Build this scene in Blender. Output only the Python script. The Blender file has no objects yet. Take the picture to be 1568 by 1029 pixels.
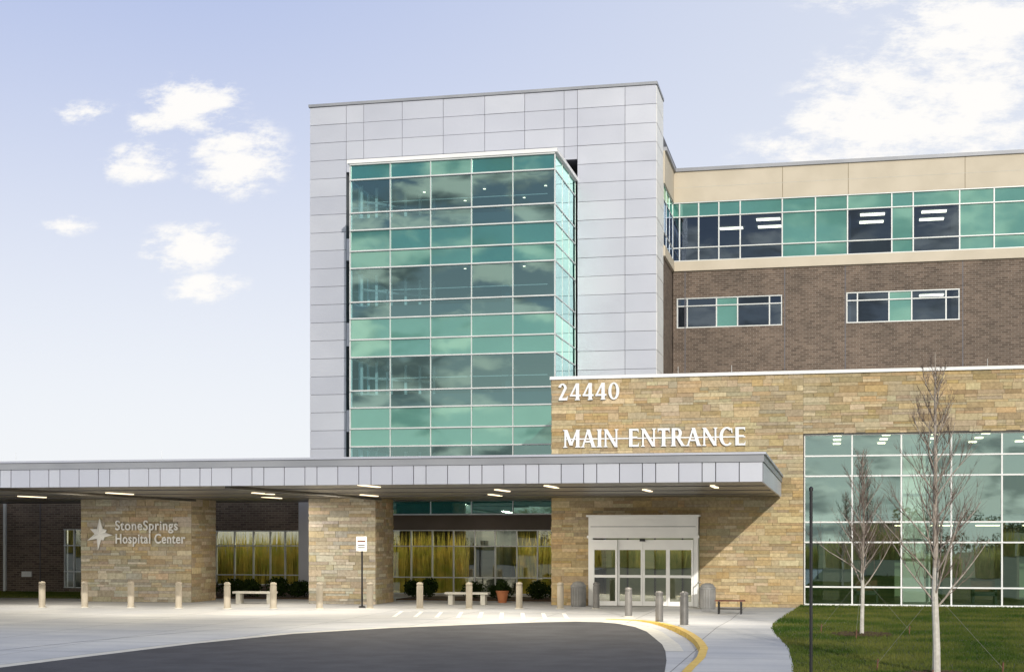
import bpy, math, random
from mathutils import Vector, Matrix
R = random.Random(7)
scene = bpy.context.scene
scene.view_settings.view_transform = 'Standard'
scene.view_settings.look = 'None'
scene.view_settings.exposure = 0

# ------------------------------------------------------------------ materials
def new_mat(name):
    m = bpy.data.materials.new(name); m.use_nodes = True
    nt = m.node_tree; nt.nodes.clear()
    out = nt.nodes.new('ShaderNodeOutputMaterial')
    return m, nt, out
def N(nt, t, **kw):
    n = nt.nodes.new(t)
    for k, v in kw.items(): setattr(n, k, v)
    return n
def c4(c): return (c[0], c[1], c[2], 1)
def pos(nt, scale=(1, 1, 1)):
    g = N(nt, 'ShaderNodeNewGeometry'); m = N(nt, 'ShaderNodeMapping')
    m.inputs['Scale'].default_value = scale
    nt.links.new(g.outputs['Position'], m.inputs['Vector'])
    return m.outputs[0]
def mixcol(nt, fac, a, b, blend='MIX'):
    n = N(nt, 'ShaderNodeMix', data_type='RGBA', blend_type=blend)
    for s, v in ((n.inputs[0], fac), (n.inputs[6], a), (n.inputs[7], b)):
        if isinstance(v, bpy.types.NodeSocket): nt.links.new(v, s)
        elif isinstance(v, tuple): s.default_value = c4(v)
        else: s.default_value = v
    return n.outputs[2]
def math_(nt, op, a, b=None, c=None, clamp=False):
    n = N(nt, 'ShaderNodeMath', operation=op); n.use_clamp = clamp
    for i, v in enumerate((a, b, c)):
        if v is None: continue
        if isinstance(v, bpy.types.NodeSocket): nt.links.new(v, n.inputs[i])
        else: n.inputs[i].default_value = v
    return n.outputs[0]
def noise(nt, vec, scale, detail=4, rough=.55):
    n = N(nt, 'ShaderNodeTexNoise'); n.inputs['Scale'].default_value = scale
    n.inputs['Detail'].default_value = detail; n.inputs['Roughness'].default_value = rough
    nt.links.new(vec, n.inputs['Vector']); return n.outputs['Fac']
def sstep(nt, v, lo, hi):
    n = N(nt, 'ShaderNodeMapRange', interpolation_type='SMOOTHSTEP')
    nt.links.new(v, n.inputs[0]); n.inputs[1].default_value = lo; n.inputs[2].default_value = hi
    return n.outputs[0]
def finish(nt, out, col, rough=.7, metal=0, bump=None, bstr=.3, bdist=.02, spec=.4):
    p = N(nt, 'ShaderNodeBsdfPrincipled')
    if isinstance(col, bpy.types.NodeSocket): nt.links.new(col, p.inputs['Base Color'])
    else: p.inputs['Base Color'].default_value = c4(col)
    if isinstance(rough, bpy.types.NodeSocket): nt.links.new(rough, p.inputs['Roughness'])
    else: p.inputs['Roughness'].default_value = rough
    p.inputs['Metallic'].default_value = metal
    p.inputs['Specular IOR Level'].default_value = spec
    if bump is not None:
        b = N(nt, 'ShaderNodeBump'); b.inputs['Strength'].default_value = bstr
        b.inputs['Distance'].default_value = bdist
        nt.links.new(bump, b.inputs['Height']); nt.links.new(b.outputs[0], p.inputs['Normal'])
    nt.links.new(p.outputs[0], out.inputs[0])
def simple(name, ca, cb, scale=2, rough=.7, metal=0, bstr=.0, bdist=.01, bscale=30, stretch=(1, 1, 1), spec=.4):
    m, nt, out = new_mat(name)
    v = pos(nt, stretch)
    f = sstep(nt, noise(nt, v, scale, 3), .3, .7)
    finish(nt, out, mixcol(nt, f, ca, cb), rough, metal, noise(nt, v, bscale, 2) if bstr > 0 else None, bstr, bdist, spec)
    return m

def stone_mat():
    m, nt, out = new_mat('ledge_stone')
    a = N(nt, 'ShaderNodeAttribute', attribute_name='tint')
    v = pos(nt)
    n1 = noise(nt, v, 9, 5, .65); n2 = noise(nt, v, .35, 2)
    c = mixcol(nt, 1.0, a.outputs['Color'], mixcol(nt, sstep(nt, n1, .25, .75), (.78, .77, .75), (1.14, 1.14, 1.13)), 'MULTIPLY')
    c = mixcol(nt, sstep(nt, n2, .35, .7), c, mixcol(nt, 1.0, c, (1.10, 1.02, .88), 'MULTIPLY'))
    finish(nt, out, c, .85, 0, n1, .5, .02, .25); return m
def brick_mat():
    m, nt, out = new_mat('brown_brick')
    g = N(nt, 'ShaderNodeNewGeometry'); s = N(nt, 'ShaderNodeSeparateXYZ'); nt.links.new(g.outputs['Position'], s.inputs[0])
    cb = N(nt, 'ShaderNodeCombineXYZ')
    nt.links.new(math_(nt, 'ADD', s.outputs[0], s.outputs[1]), cb.inputs[0]); nt.links.new(s.outputs[2], cb.inputs[1])
    b = N(nt, 'ShaderNodeTexBrick'); nt.links.new(cb.outputs[0], b.inputs['Vector'])
    b.inputs['Scale'].default_value = 1; b.inputs['Brick Width'].default_value = .3; b.inputs['Row Height'].default_value = .1
    b.inputs['Mortar Size'].default_value = .011; b.inputs['Mortar Smooth'].default_value = .2
    b.inputs['Color1'].default_value = (.095, .070, .056, 1); b.inputs['Color2'].default_value = (.175, .132, .106, 1)
    b.inputs['Mortar'].default_value = (.24, .21, .18, 1)
    n = noise(nt, g.outputs['Position'], .8, 4)
    c = mixcol(nt, 1.0, b.outputs['Color'], mixcol(nt, sstep(nt, n, .3, .7), (.85, .85, .85), (1.12, 1.1, 1.08)), 'MULTIPLY')
    finish(nt, out, c, .85, 0, b.outputs['Fac'], .3, -.01, .25); return m
def metal_mat(name, ca, cb):
    m, nt, out = new_mat(name); v = pos(nt)
    c = mixcol(nt, sstep(nt, noise(nt, v, .22, 3), .3, .7), ca, cb)
    r = math_(nt, 'MULTIPLY_ADD', noise(nt, v, .9, 3), .2, .3)
    finish(nt, out, c, r, .3, None, spec=.5); return m
def glass_mat(name, tint, refl, gain=1.3, rcol=(.9, 1, .97)):
    m, nt, out = new_mat(name)
    v = pos(nt)
    b = N(nt, 'ShaderNodeBump'); b.inputs['Strength'].default_value = .06; b.inputs['Distance'].default_value = .03
    nt.links.new(noise(nt, v, .7, 1), b.inputs['Height'])
    t = N(nt, 'ShaderNodeBsdfTransparent'); t.inputs[0].default_value = c4(tint)
    g = N(nt, 'ShaderNodeBsdfGlossy'); g.inputs['Color'].default_value = c4(rcol); g.inputs['Roughness'].default_value = .01
    nt.links.new(b.outputs[0], g.inputs['Normal'])
    f = N(nt, 'ShaderNodeFresnel'); f.inputs[0].default_value = 1.5
    fac = math_(nt, 'MULTIPLY_ADD', f.outputs[0], gain, refl, clamp=True)
    mx = N(nt, 'ShaderNodeMixShader'); nt.links.new(fac, mx.inputs[0]); nt.links.new(t.outputs[0], mx.inputs[1]); nt.links.new(g.outputs[0], mx.inputs[2])
    nt.links.new(mx.outputs[0], out.inputs[0]); return m
def spandrel_mat(name, ca, cb, refl, rcol=(.62, .95, .84)):
    m, nt, out = new_mat(name)
    v = pos(nt)
    b = N(nt, 'ShaderNodeBump'); b.inputs['Strength'].default_value = .05; b.inputs['Distance'].default_value = .03
    nt.links.new(noise(nt, v, .7, 1), b.inputs['Height'])
    d = N(nt, 'ShaderNodeBsdfDiffuse'); nt.links.new(mixcol(nt, sstep(nt, noise(nt, v, .5, 3), .3, .7), ca, cb), d.inputs[0])
    g = N(nt, 'ShaderNodeBsdfGlossy'); g.inputs['Color'].default_value = c4(rcol); g.inputs['Roughness'].default_value = .02
    nt.links.new(b.outputs[0], g.inputs['Normal'])
    f = N(nt, 'ShaderNodeFresnel'); f.inputs[0].default_value = 1.5
    fac = math_(nt, 'MULTIPLY_ADD', f.outputs[0], 1.2, refl, clamp=True)
    mx = N(nt, 'ShaderNodeMixShader'); nt.links.new(fac, mx.inputs[0]); nt.links.new(d.outputs[0], mx.inputs[1]); nt.links.new(g.outputs[0], mx.inputs[2])
    nt.links.new(mx.outputs[0], out.inputs[0]); return m
def emis(name, col, s):
    m, nt, out = new_mat(name); e = N(nt, 'ShaderNodeEmission'); e.inputs[0].default_value = c4(col); e.inputs[1].default_value = s
    nt.links.new(e.outputs[0], out.inputs[0]); m.cycles.emission_sampling = 'NONE'; return m
def leaf_mat(name, ca, cb, scale=1.5):
    m, nt, out = new_mat(name); v = pos(nt)
    c = mixcol(nt, sstep(nt, noise(nt, v, scale, 3), .3, .7), ca, cb)
    d = N(nt, 'ShaderNodeBsdfDiffuse'); t = N(nt, 'ShaderNodeBsdfTranslucent')
    nt.links.new(c, d.inputs[0]); nt.links.new(c, t.inputs[0])
    mx = N(nt, 'ShaderNodeMixShader'); mx.inputs[0].default_value = .4
    nt.links.new(d.outputs[0], mx.inputs[1]); nt.links.new(t.outputs[0], mx.inputs[2]); nt.links.new(mx.outputs[0], out.inputs[0]); return m
def paving_mat():
    m, nt, out = new_mat('concrete_paving')
    g = N(nt, 'ShaderNodeNewGeometry')
    b = N(nt, 'ShaderNodeTexBrick'); nt.links.new(g.outputs['Position'], b.inputs['Vector'])
    b.offset = 0; b.inputs['Scale'].default_value = 1; b.inputs['Brick Width'].default_value = 3; b.inputs['Row Height'].default_value = 3
    b.inputs['Mortar Size'].default_value = .014; b.inputs['Color1'].default_value = (.46, .465, .475, 1); b.inputs['Color2'].default_value = (.51, .51, .51, 1)
    b.inputs['Mortar'].default_value = (.22, .22, .22, 1)
    n1 = noise(nt, g.outputs['Position'], .25, 5, .6); n2 = noise(nt, g.outputs['Position'], 9, 3)
    mp = N(nt, 'ShaderNodeMapping'); mp.inputs['Scale'].default_value = (.15, 1.4, 1); mp.inputs['Rotation'].default_value = (0, 0, .25)
    nt.links.new(g.outputs['Position'], mp.inputs[0]); n3 = noise(nt, mp.outputs[0], 1, 4)
    c = mixcol(nt, 1.0, b.outputs['Color'], mixcol(nt, sstep(nt, n1, .3, .7), (.86, .87, .9), (1.08, 1.07, 1.04)), 'MULTIPLY')
    c = mixcol(nt, 1.0, c, mixcol(nt, sstep(nt, n3, .35, .75), (1, 1, 1), (.84, .85, .87)), 'MULTIPLY')
    c = mixcol(nt, 1.0, c, mixcol(nt, n2, (.92, .92, .92), (1.08, 1.08, 1.08)), 'MULTIPLY')
    finish(nt, out, c, .85, 0, None, .15, .01, .3); return m

M = {}
M['stone'] = stone_mat(); M['brick'] = brick_mat(); M['paving'] = paving_mat()
M['mortar'] = simple('stone_mortar', (.24, .19, .13), (.29, .24, .17), 3, .95)
M['metal'] = metal_mat('metal_panel', (.475, .49, .565), (.52, .535, .61))
M['metal2'] = metal_mat('metal_panel_light', (.51, .525, .595), (.555, .57, .64))
M['fascia_top'] = simple('fascia_grey', (.27, .28, .31), (.32, .33, .36), .6, .5, .3)
M['joint'] = simple('panel_joint', (.12, .12, .14), (.16, .16, .18), 1, .8)
M['soffit'] = simple('soffit_bronze', (.10, .088, .07), (.135, .12, .095), .5, .35, .3)
M['cream'] = simple('cream_stucco', (.54, .48, .385), (.60, .535, .435), .6, .85)
M['white'] = simple('white_paint', (.78, .78, .78), (.84, .84, .83), 1, .45)
M['frame'] = simple('mullion_aluminium', (.60, .62, .62), (.68, .70, .70), 1, .4, .2)
M['dark'] = simple('dark_bronze', (.035, .032, .03), (.05, .047, .042), 2, .5)
M['black'] = simple('black_metal', (.015, .015, .017), (.025, .025, .028), 2, .4)
M['asphalt'] = simple('asphalt', (.030, .030, .036), (.050, .050, .058), 1.1, .8, bstr=.5, bdist=.01, bscale=60)
M['yellow'] = simple('yellow_paint', (.56, .36, .05), (.66, .44, .09), 3, .7)
M['line'] = simple('road_paint', (.62, .62, .6), (.8, .8, .78), 6, .7)
M['lawn'] = simple('lawn_soil', (.05, .07, .02), (.10, .10, .035), .9, .95, bstr=.5)
M['blade'] = leaf_mat('grass_blade', (.05, .10, .018), (.18, .19, .05), .45)
M['field'] = simple('field', (.30, .24, .08), (.16, .17, .05), .12, .95)
M['mulch'] = simple('mulch', (.05, .032, .02), (.09, .06, .04), 20, .95)
M['shrub'] = leaf_mat('shrub_leaf', (.018, .035, .012), (.045, .07, .02), 3)
M['gold'] = leaf_mat('golden_leaf', (.50, .36, .09), (.28, .26, .08), .4)
M['tealdark'] = leaf_mat('evergreen_leaf', (.10, .13, .05), (.16, .17, .07), .4)
M['reed'] = leaf_mat('reed_leaf', (.72, .58, .17), (.42, .43, .10), 2)
M['bark'] = simple('pale_bark', (.30, .25, .21), (.44, .39, .34), 14, .85)
M['twig'] = simple('twig_bark', (.14, .10, .08), (.22, .17, .14), 14, .85)
M['wrap'] = simple('tree_wrap', (.50, .47, .42), (.62, .59, .54), 12, .85)
M['wire'] = simple('guy_wire', (.25, .25, .22), (.3, .3, .27), 12, .6)
M['bollard'] = simple('bollard_cream', (.38, .335, .265), (.44, .39, .315), 3, .6)
M['bollardg'] = simple('bollard_steel', (.17, .165, .16), (.23, .22, .21), 3, .45, .4)
M['bin'] = simple('bin_grey', (.20, .20, .20), (.27, .27, .265), 3, .5)
M['wood'] = simple('bench_wood', (.13, .05, .035), (.19, .08, .05), 5, .6, stretch=(1, 8, 8))
M['conc'] = simple('cast_concrete', (.50, .48, .43), (.58, .56, .50), 4, .8)
M['floorint'] = simple('interior_floor', (.12, .10, .075), (.16, .135, .10), 1, .4)
M['wallint'] = simple('interior_wall', (.42, .42, .38), (.5, .5, .46), .6, .8)
M['wallintg'] = simple('interior_wall_green', (.26, .32, .22), (.34, .38, .26), .6, .8)
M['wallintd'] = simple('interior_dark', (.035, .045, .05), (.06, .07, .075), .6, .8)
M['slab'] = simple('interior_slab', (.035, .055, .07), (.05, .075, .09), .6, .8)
M['brown'] = simple('brown_band', (.10, .08, .06), (.13, .10, .08), .6, .6)
M['terracotta'] = simple('terracotta', (.40, .14, .06), (.46, .18, .08), 5, .7)
M['vision'] = glass_mat('vision_glass', (.52, .74, .78), .27, 1.2, (.55, .82, .80))
M['lobby'] = glass_mat('lobby_glass', (.92, .95, .84), .12, 1.0, (.95, .97, .8))
M['big'] = glass_mat('ground_glass', (.72, .86, .76), .30, 1.2, (.62, .86, .86))
M['door'] = glass_mat('door_glass', (.6, .65, .55), .34, 1.0, (.95, .97, .85))
M['wingv'] = glass_mat('wing_glass', (.5, .6, .74), .08, 1.0, (.6, .75, 1))
M['span'] = spandrel_mat('spandrel_teal', (.016, .11, .105), (.024, .14, .13), .23)
M['span_refl'] = spandrel_mat('spandrel_sky_refl', (.040, .155, .125), (.058, .19, .155), .29)  # brighter sky reflection of the lower bay rows put into the colour
M['spanw'] = spandrel_mat('spandrel_wing', (.05, .175, .155), (.068, .215, .19), .16)
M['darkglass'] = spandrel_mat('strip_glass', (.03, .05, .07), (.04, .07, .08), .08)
M['lamp'] = emis('lamp_lit', (1, .82, .54), 2.2)
M['lampw'] = emis('ceiling_lamp', (1, .88, .58), 5)
M['fillglow'] = emis('added_fill_glow', (1, .90, .66), 14); M['fillglow'].cycles.emission_sampling = 'AUTO'  # added glow without a real fixture, brightens the planting behind the glass

# ------------------------------------------------------------------ mesh builder
class MB:
    def __init__(s): s.v = []; s.f = []; s.m = []; s.slots = []; s.tint = []
    def mi(s, mat):
        if mat not in s.slots: s.slots.append(mat)
        return s.slots.index(mat)
    def poly(s, pts, mat, tint=(1, 1, 1)):
        b = len(s.v); s.v += [tuple(p) for p in pts]; s.f.append(tuple(range(b, b + len(pts)))); s.m.append(s.mi(mat)); s.tint.append(tint)
    def box(s, x0, x1, y0, y1, z0, z1, mat, tint=(1, 1, 1), mp=None):
        b = len(s.v)
        P = [(x0, y0, z0), (x1, y0, z0), (x1, y1, z0), (x0, y1, z0), (x0, y0, z1), (x1, y0, z1), (x1, y1, z1), (x0, y1, z1)]
        if mp: P = [mp(*p) for p in P]
        s.v += P; i = s.mi(mat)
        for f in ((0, 3, 2, 1), (4, 5, 6, 7), (0, 1, 5, 4), (1, 2, 6, 5), (2, 3, 7, 6), (3, 0, 4, 7)):
            s.f.append(tuple(b + k for k in f)); s.m.append(i); s.tint.append(tint)
    def prism(s, pts2, z0, z1, mat, mp=None, sides=True):
        mp = mp or (lambda a, b_, c: (a, b_, c)); n = len(pts2)
        top = [mp(p[0], p[1], z1) for p in pts2]; s.poly(top, mat)
        if sides:
            for i in range(n):
                a, b_ = pts2[i], pts2[(i + 1) % n]
                s.poly([mp(a[0], a[1], z0), mp(b_[0], b_[1], z0), mp(b_[0], b_[1], z1), mp(a[0], a[1], z1)], mat)
    def tube(s, pts, rad, mat, n=6, cap=True):
        pts = [Vector(p) for p in pts]; b = len(s.v); i_ = s.mi(mat)
        for k, p in enumerate(pts):
            d = (pts[min(k + 1, len(pts) - 1)] - pts[max(k - 1, 0)])
            if d.length < 1e-9: d = Vector((0, 0, 1))
            d.normalize(); a = d.cross(Vector((0, 1, 0)) if abs(d.y) < .9 else Vector((1, 0, 0))).normalized(); c = d.cross(a)
            for j in range(n):
                t = 2 * math.pi * j / n; s.v.append(tuple(p + (a * math.cos(t) + c * math.sin(t)) * rad[k]))
        for k in range(len(pts) - 1):
            for j in range(n):
                s.f.append((b + k * n + j, b + k * n + (j + 1) % n, b + (k + 1) * n + (j + 1) % n, b + (k + 1) * n + j)); s.m.append(i_); s.tint.append((1, 1, 1))
        if cap:
            s.f.append(tuple(b + (len(pts) - 1) * n + j for j in range(n))); s.m.append(i_); s.tint.append((1, 1, 1))
    def lathe(s, prof, cx, cy, cz, mat, n=20):
        s.tube([(cx, cy, cz + z) for r, z in prof], [r for r, z in prof], mat, n)
    def obj(s, name, parent=None, smooth=False, tint=False):
        me = bpy.data.meshes.new(name); me.from_pydata(s.v, [], s.f)
        for sl in s.slots: me.materials.append(M[sl])
        me.polygons.foreach_set('material_index', s.m)
        if smooth: me.polygons.foreach_set('use_smooth', [True] * len(s.f))
        if tint:
            a = me.attributes.new('tint', 'FLOAT_COLOR', 'FACE'); fl = []
            for t in s.tint: fl += [t[0], t[1], t[2], 1]
            a.data.foreach_set('color', fl)
        me.update(); o = bpy.data.objects.new(name, me); scene.collection.objects.link(o)
        if parent: o.parent = parent
        return o
def empty(name):
    e = bpy.data.objects.new(name, None); scene.collection.objects.link(e); return e
def front(Y): return lambda u, d, w: (u, Y - d, w)       # d = proud towards viewer
def rightf(X): return lambda u, d, w: (X + d, u, w)
def leftf(X): return lambda u, d, w: (X - d, u, w)

PAL = [(.42, .35, .24), (.45, .36, .24), (.41, .355, .265), (.49, .43, .32), (.35, .29, .20), (.44, .375, .275), (.41, .33, .20), (.49, .44, .34), (.38, .34, .27)]
def stones(mb, mp, u0, u1, w0, w1, seed=1, pal=PAL):
    r = random.Random(seed)
    mb.box(u0, u1, -.05, -.004, w0, w1, 'mortar', (1, 1, 1), mp)
    w = w0
    while w < w1 - .01:
        h = r.choice([.09, .12, .15, .2, .25]); h = min(h, w1 - w)
        if w1 - w - h < .08: h = w1 - w
        u = u0 - 0.0
        while u < u1 - .01:
            L = r.uniform(.25, 1.0)
            if u + L > u1 - .15: L = u1 - u
            parts = [(w, w + h)]
            if h > .18 and r.random() < .5:
                q = w + h * r.uniform(.38, .62); parts = [(w, q), (q, w + h)]
            for (a, b) in parts:
                t = r.choice(pal); k = r.uniform(.82, 1.12); t = tuple(c * k for c in t)
                d = r.uniform(.0, .028); g = .004
                us = [u, u + L]
                if len(parts) == 2 and L > .6 and r.random() < .5: us = [u, u + L * r.uniform(.35, .65), u + L]
                for e in range(len(us) - 1):
                    t2 = tuple(c * r.uniform(.96, 1.04) for c in t)
                    mb.box(us[e] + g, us[e + 1] - g, -.003, d + .004 + r.uniform(0, .01), a + g, b - g, 'stone', t2, mp)
            u += L
        w += h

def curtain(fr, gl, mp, us, ws, chooser, fw=.055, proud=.07, cap=.10, seed=3, hw=.05, framemat='frame'):
    r = random.Random(seed)
    for u in us: fr.box(u - fw / 2, u + fw / 2, -.06, proud, ws[0], ws[-1], framemat, mp=mp)
    for w in ws: fr.box(us[0] - fw / 2 - .002, us[-1] + fw / 2 + .002, -.063, cap, w - hw / 2, w + hw / 2, framemat, mp=mp)
    for i in range(len(us) - 1):
        for j in range(len(ws) - 1):
            o = [r.uniform(-.008, .008) for _ in range(3)]; o.append(o[0] + o[2] - o[1])
            m = chooser(i, j)
            if m is None: continue
            P = [(us[i], ws[j]), (us[i + 1], ws[j]), (us[i + 1], ws[j + 1]), (us[i], ws[j + 1])]
            gl.poly([mp(p[0], o[k], p[1]) for k, p in enumerate(P)], m)

H = 2.65
# ------------------------------------------------------------------ ground
g = MB(); g.box(-1500, 1500, -1500, 1500, -.5, -.03, 'field'); g.obj('ground')
pv = MB(); pv.box(-80, 60, -8, 75, -.2, 0, 'paving'); pv.obj('pavement')
asph = [(-17.6, 2), (-17.0, 20), (-16.25, 26), (-15.8, 29.1), (-15.2, 32.8), (-14.1, 36.7), (-12.26, 39.6), (-9.93, 42), (-8.6, 43.2), (-7.6, 43.75), (-6.82, 43.6),
        (-6.2, 43), (-5.5, 41.6), (-4.9, 39.6), (-4.4, 37.2), (-3.95, 35), (-3.65, 33), (-3.35, 30.5), (-3.1, 27.9), (-2.8, 22), (-2.6, 10), (-2.6, 2)]
a = MB(); a.prism(asph[::-1], 0, .005, 'asphalt', sides=False)
a.prism([(-17.6, -8), (-2.6, -8), (-2.6, 2), (-17.6, 2)], 0, .005, 'asphalt', sides=False)
a.obj('asphalt_road')
gt = MB()
def offset_line(pl, d0, d1, z, mat):
    q0, q1 = [], []
    for i, p in enumerate(pl):
        t = Vector(pl[min(i + 1, len(pl) - 1)]) - Vector(pl[max(i - 1, 0)]); t.normalize(); n_ = Vector((-t.y, t.x))
        q0.append(Vector(p) + n_ * d0); q1.append(Vector(p) + n_ * d1)
    for i in range(len(pl) - 1):
        gt.poly([(q0[i].x, q0[i].y, z), (q0[i + 1].x, q0[i + 1].y, z), (q1[i + 1].x, q1[i + 1].y, z), (q1[i].x, q1[i].y, z)], mat)
offset_line(asph[:17], 0.0, .42, .004, 'conc')
offset_line(asph[:13], .42, .45, .005, 'joint')
offset_line(asph[:11], 3.0, 3.03, .005, 'joint')
gt.obj('gutter')
kerb = [(2, -2.0), (10, -2.1), (20, -2.35), (26, -2.50), (28, -2.53), (30, -2.52), (32.6, -2.67), (34, -2.85), (35.5, -3.07), (37.5, -3.45), (40, -4.04), (42, -4.6), (43.6, -5.15), (44.7, -5.75), (45.2, -6.73)]
def interp(tab, y):
    for i in range(len(tab) - 1):
        if tab[i][0] <= y <= tab[i + 1][0]:
            t = (y - tab[i][0]) / (tab[i + 1][0] - tab[i][0]); return tab[i][1] * (1 - t) + tab[i + 1][1] * t
    return tab[-1][1]
def kx(y): return interp(kerb, y)
lawn_edge = [(2, .2), (15, -.3), (22, -.5), (28.4, -.656), (33, -.863), (35.9, -1.145), (38, -1.36), (40, -1.49), (42, -1.52), (44.9, -1.43), (48, -1.25), (52.6, -.98), (53.85, -.95)]
def lx(y): return interp(lawn_edge, y)
def kz(y): return .12 if y < 40 else max(.012, .12 - (y - 40) / 5.2 * .108)
sw = MB(); ys = [2 + i * .6 for i in range(73)]; ys = [y for y in ys if y < 45.2] + [45.2]
for i in range(len(ys) - 1):
    y0, y1 = ys[i], ys[i + 1]; z0, z1 = kz(y0), kz(y1)
    sw.poly([(kx(y0) + .0, y0, z0), (lx(y0), y0, z0), (lx(y1), y1, z1), (kx(y1), y1, z1)], 'paving')
sw.obj('sidewalk')
kb = MB()
ky = [y for y in ys if y > 20]
for i in range(len(ky) - 1):
    y0, y1 = ky[i], ky[i + 1]; z0, z1 = kz(y0) + .004, kz(y1) + .004
    A0, A1 = kx(y0), kx(y1)
    m = 'yellow'
    kb.poly([(A0 - .17, y0, 0), (A1 - .17, y1, 0), (A1 - .15, y1, z1), (A0 - .15, y0, z0)], m)
    kb.poly([(A0 - .15, y0, z0), (A1 - .15, y1, z1), (A1 + .03, y1, z1), (A0 + .03, y0, z0)], m)
kb.obj('yellow_kerb')
ln = MB()
for i in range(9):
    x = -13.9 + i * .72
    ln.poly([(x, 44.9, .008), (x + .14, 44.9, .008), (x - .75 + .14, 48.3, .008), (x - .75, 48.3, .008)], 'line')
ln.poly([(-14.8, 48.3, .009), (-8.4, 48.6, .009), (-8.4, 48.75, .009), (-14.8, 48.45, .009)], 'line')
ln.obj('crosswalk_marking')

# lawn
lw = MB(); pts = [(.4, -8)] + [(lx(y), y) for y in [2, 8, 15, 22, 25, 28.4, 31, 33, 35.9, 38, 40, 42, 44.9, 48, 52.6, 53.85]]
lw.prism(pts[::-1] + [(40, -8), (40, 53.85)], 0.0, .10, 'lawn'); lw.obj('lawn')
gb = MB()
for _ in range(85000):
    y = R.uniform(26.5, 53.7); x = R.uniform(lx(y) - .03, min(.145 * y + 1, 9.5)); h = R.uniform(.03, .085); a_ = R.uniform(0, math.pi); w = .011
    dx, dy = math.cos(a_) * w, math.sin(a_) * w; tx, ty = R.uniform(-.03, .03), R.uniform(-.03, .03)
    b = len(gb.v); gb.v += [(x - dx, y - dy, .098), (x + dx, y + dy, .098), (x + tx, y + ty, .098 + h)]; gb.f.append((b, b + 1, b + 2)); gb.m.append(0); gb.tint.append((1, 1, 1))
gb.slots = ['blade']; gb.obj('grass_blades')
l2 = MB(); l2.box(-60, -29.8, 55.2, 60.1, 0, .05, 'lawn')
for _ in range(9000):
    y = R.uniform(55.2, 60); x = R.uniform(-38, -29.8); h = R.uniform(.04, .09); a_ = R.uniform(0, 3.14)
    l2.poly([(x - .02 * math.cos(a_), y, .05), (x + .02 * math.cos(a_), y, .05), (x, y + .02, .05 + h)], 'blade')
l2.obj('lawn')

# ------------------------------------------------------------------ hospital building
B = empty('hospital_building')
# -- metal tower
tw = MB(); TY = 65
TXL, TXR, OL, OR_, OT, TT = -24.2, -7.6, -22.37, -11.23, 19.9, 23.15
tw.box(TXL + .03, OL - .01, TY + .06, 80, 0, TT - .05, 'joint')
tw.box(OR_ + .01, TXR - .03, TY + .06, 67.7, 0, TT - .05, 'joint')
tw.box(OL - .01, OR_ + .01, TY + .06, 80, OT + .02, TT - .05, 'joint')
tw.box(OR_ + .01, TXR - .5, 67.7, 80, 0, TT - .4, 'joint')
tw.box(TXL - .05, TXR + .05, TY - .06, 67.72, TT - .06, TT + .07, 'fascia_top')
def panels(mb, mp, us, ws, mat, gap=.010, seed=1, th=.05):
    r = random.Random(seed)
    for i in range(len(us) - 1):
        for j in range(len(ws) - 1):
            e = [th + r.uniform(-.006, .006) for _ in range(3)]; e.append(e[0] + e[2] - e[1])
            u0, u1, w0, w1 = us[i] + gap, us[i + 1] - gap, ws[j] + gap, ws[j + 1] - gap
            m_ = mat if r.random() < .72 or mat == 'white' else 'metal2'
            P = [(u0, w0), (u1, w0), (u1, w1), (u0, w1)]
            mb.poly([mp(p[0], e[k], p[1]) for k, p in enumerate(P)], m_)
            for k in range(4):
                p, q = P[k], P[(k + 1) % 4]
                mb.poly([mp(p[0], 0, p[1]), mp(q[0], 0, q[1]), mp(q[0], e[(k + 1) % 4], q[1]), mp(p[0], e[k], p[1])], m_)
ws = [TT - .07 - .857 * i for i in range(27)] + [.02]; ws = ws[::-1]
mpT = front(TY + .055)
panels(tw, mpT, [TXL, OL], [w for w in ws], 'metal', seed=2)
panels(tw, mpT, [OR_, -9.03, TXR], [w for w in ws], 'metal', seed=3)
wtop = [OT] + [w for w in ws if w > OT + .3]
panels(tw, mpT, [OL, -21.5, -19.6, -17.6, -15.6, -13.7, -11.85, OR_], wtop, 'metal', seed=4)
panels(tw, rightf(TXR - .035), [65.06, 67.7], ws, 'white', seed=5)  # metal return in white: its bright side light is put into the colour
for (z0, z1) in ((4.94, 5.96), (9.0, 10.1), (13.07, 14.1)):
    tw.box(OL + .002, -20.5, TY + .02, TY + .3, H + z0, H + z1, 'metal')
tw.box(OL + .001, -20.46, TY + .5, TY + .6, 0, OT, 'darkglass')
for zz in [H + 14.1 + 1.5, H + 10.1 + 1.5, H + 5.96 + 1.5]:
    tw.box(OL + .001, -20.46, TY + .44, TY + .51, zz, zz + .05, 'frame')
tw.obj('metal_tower', B)
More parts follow.
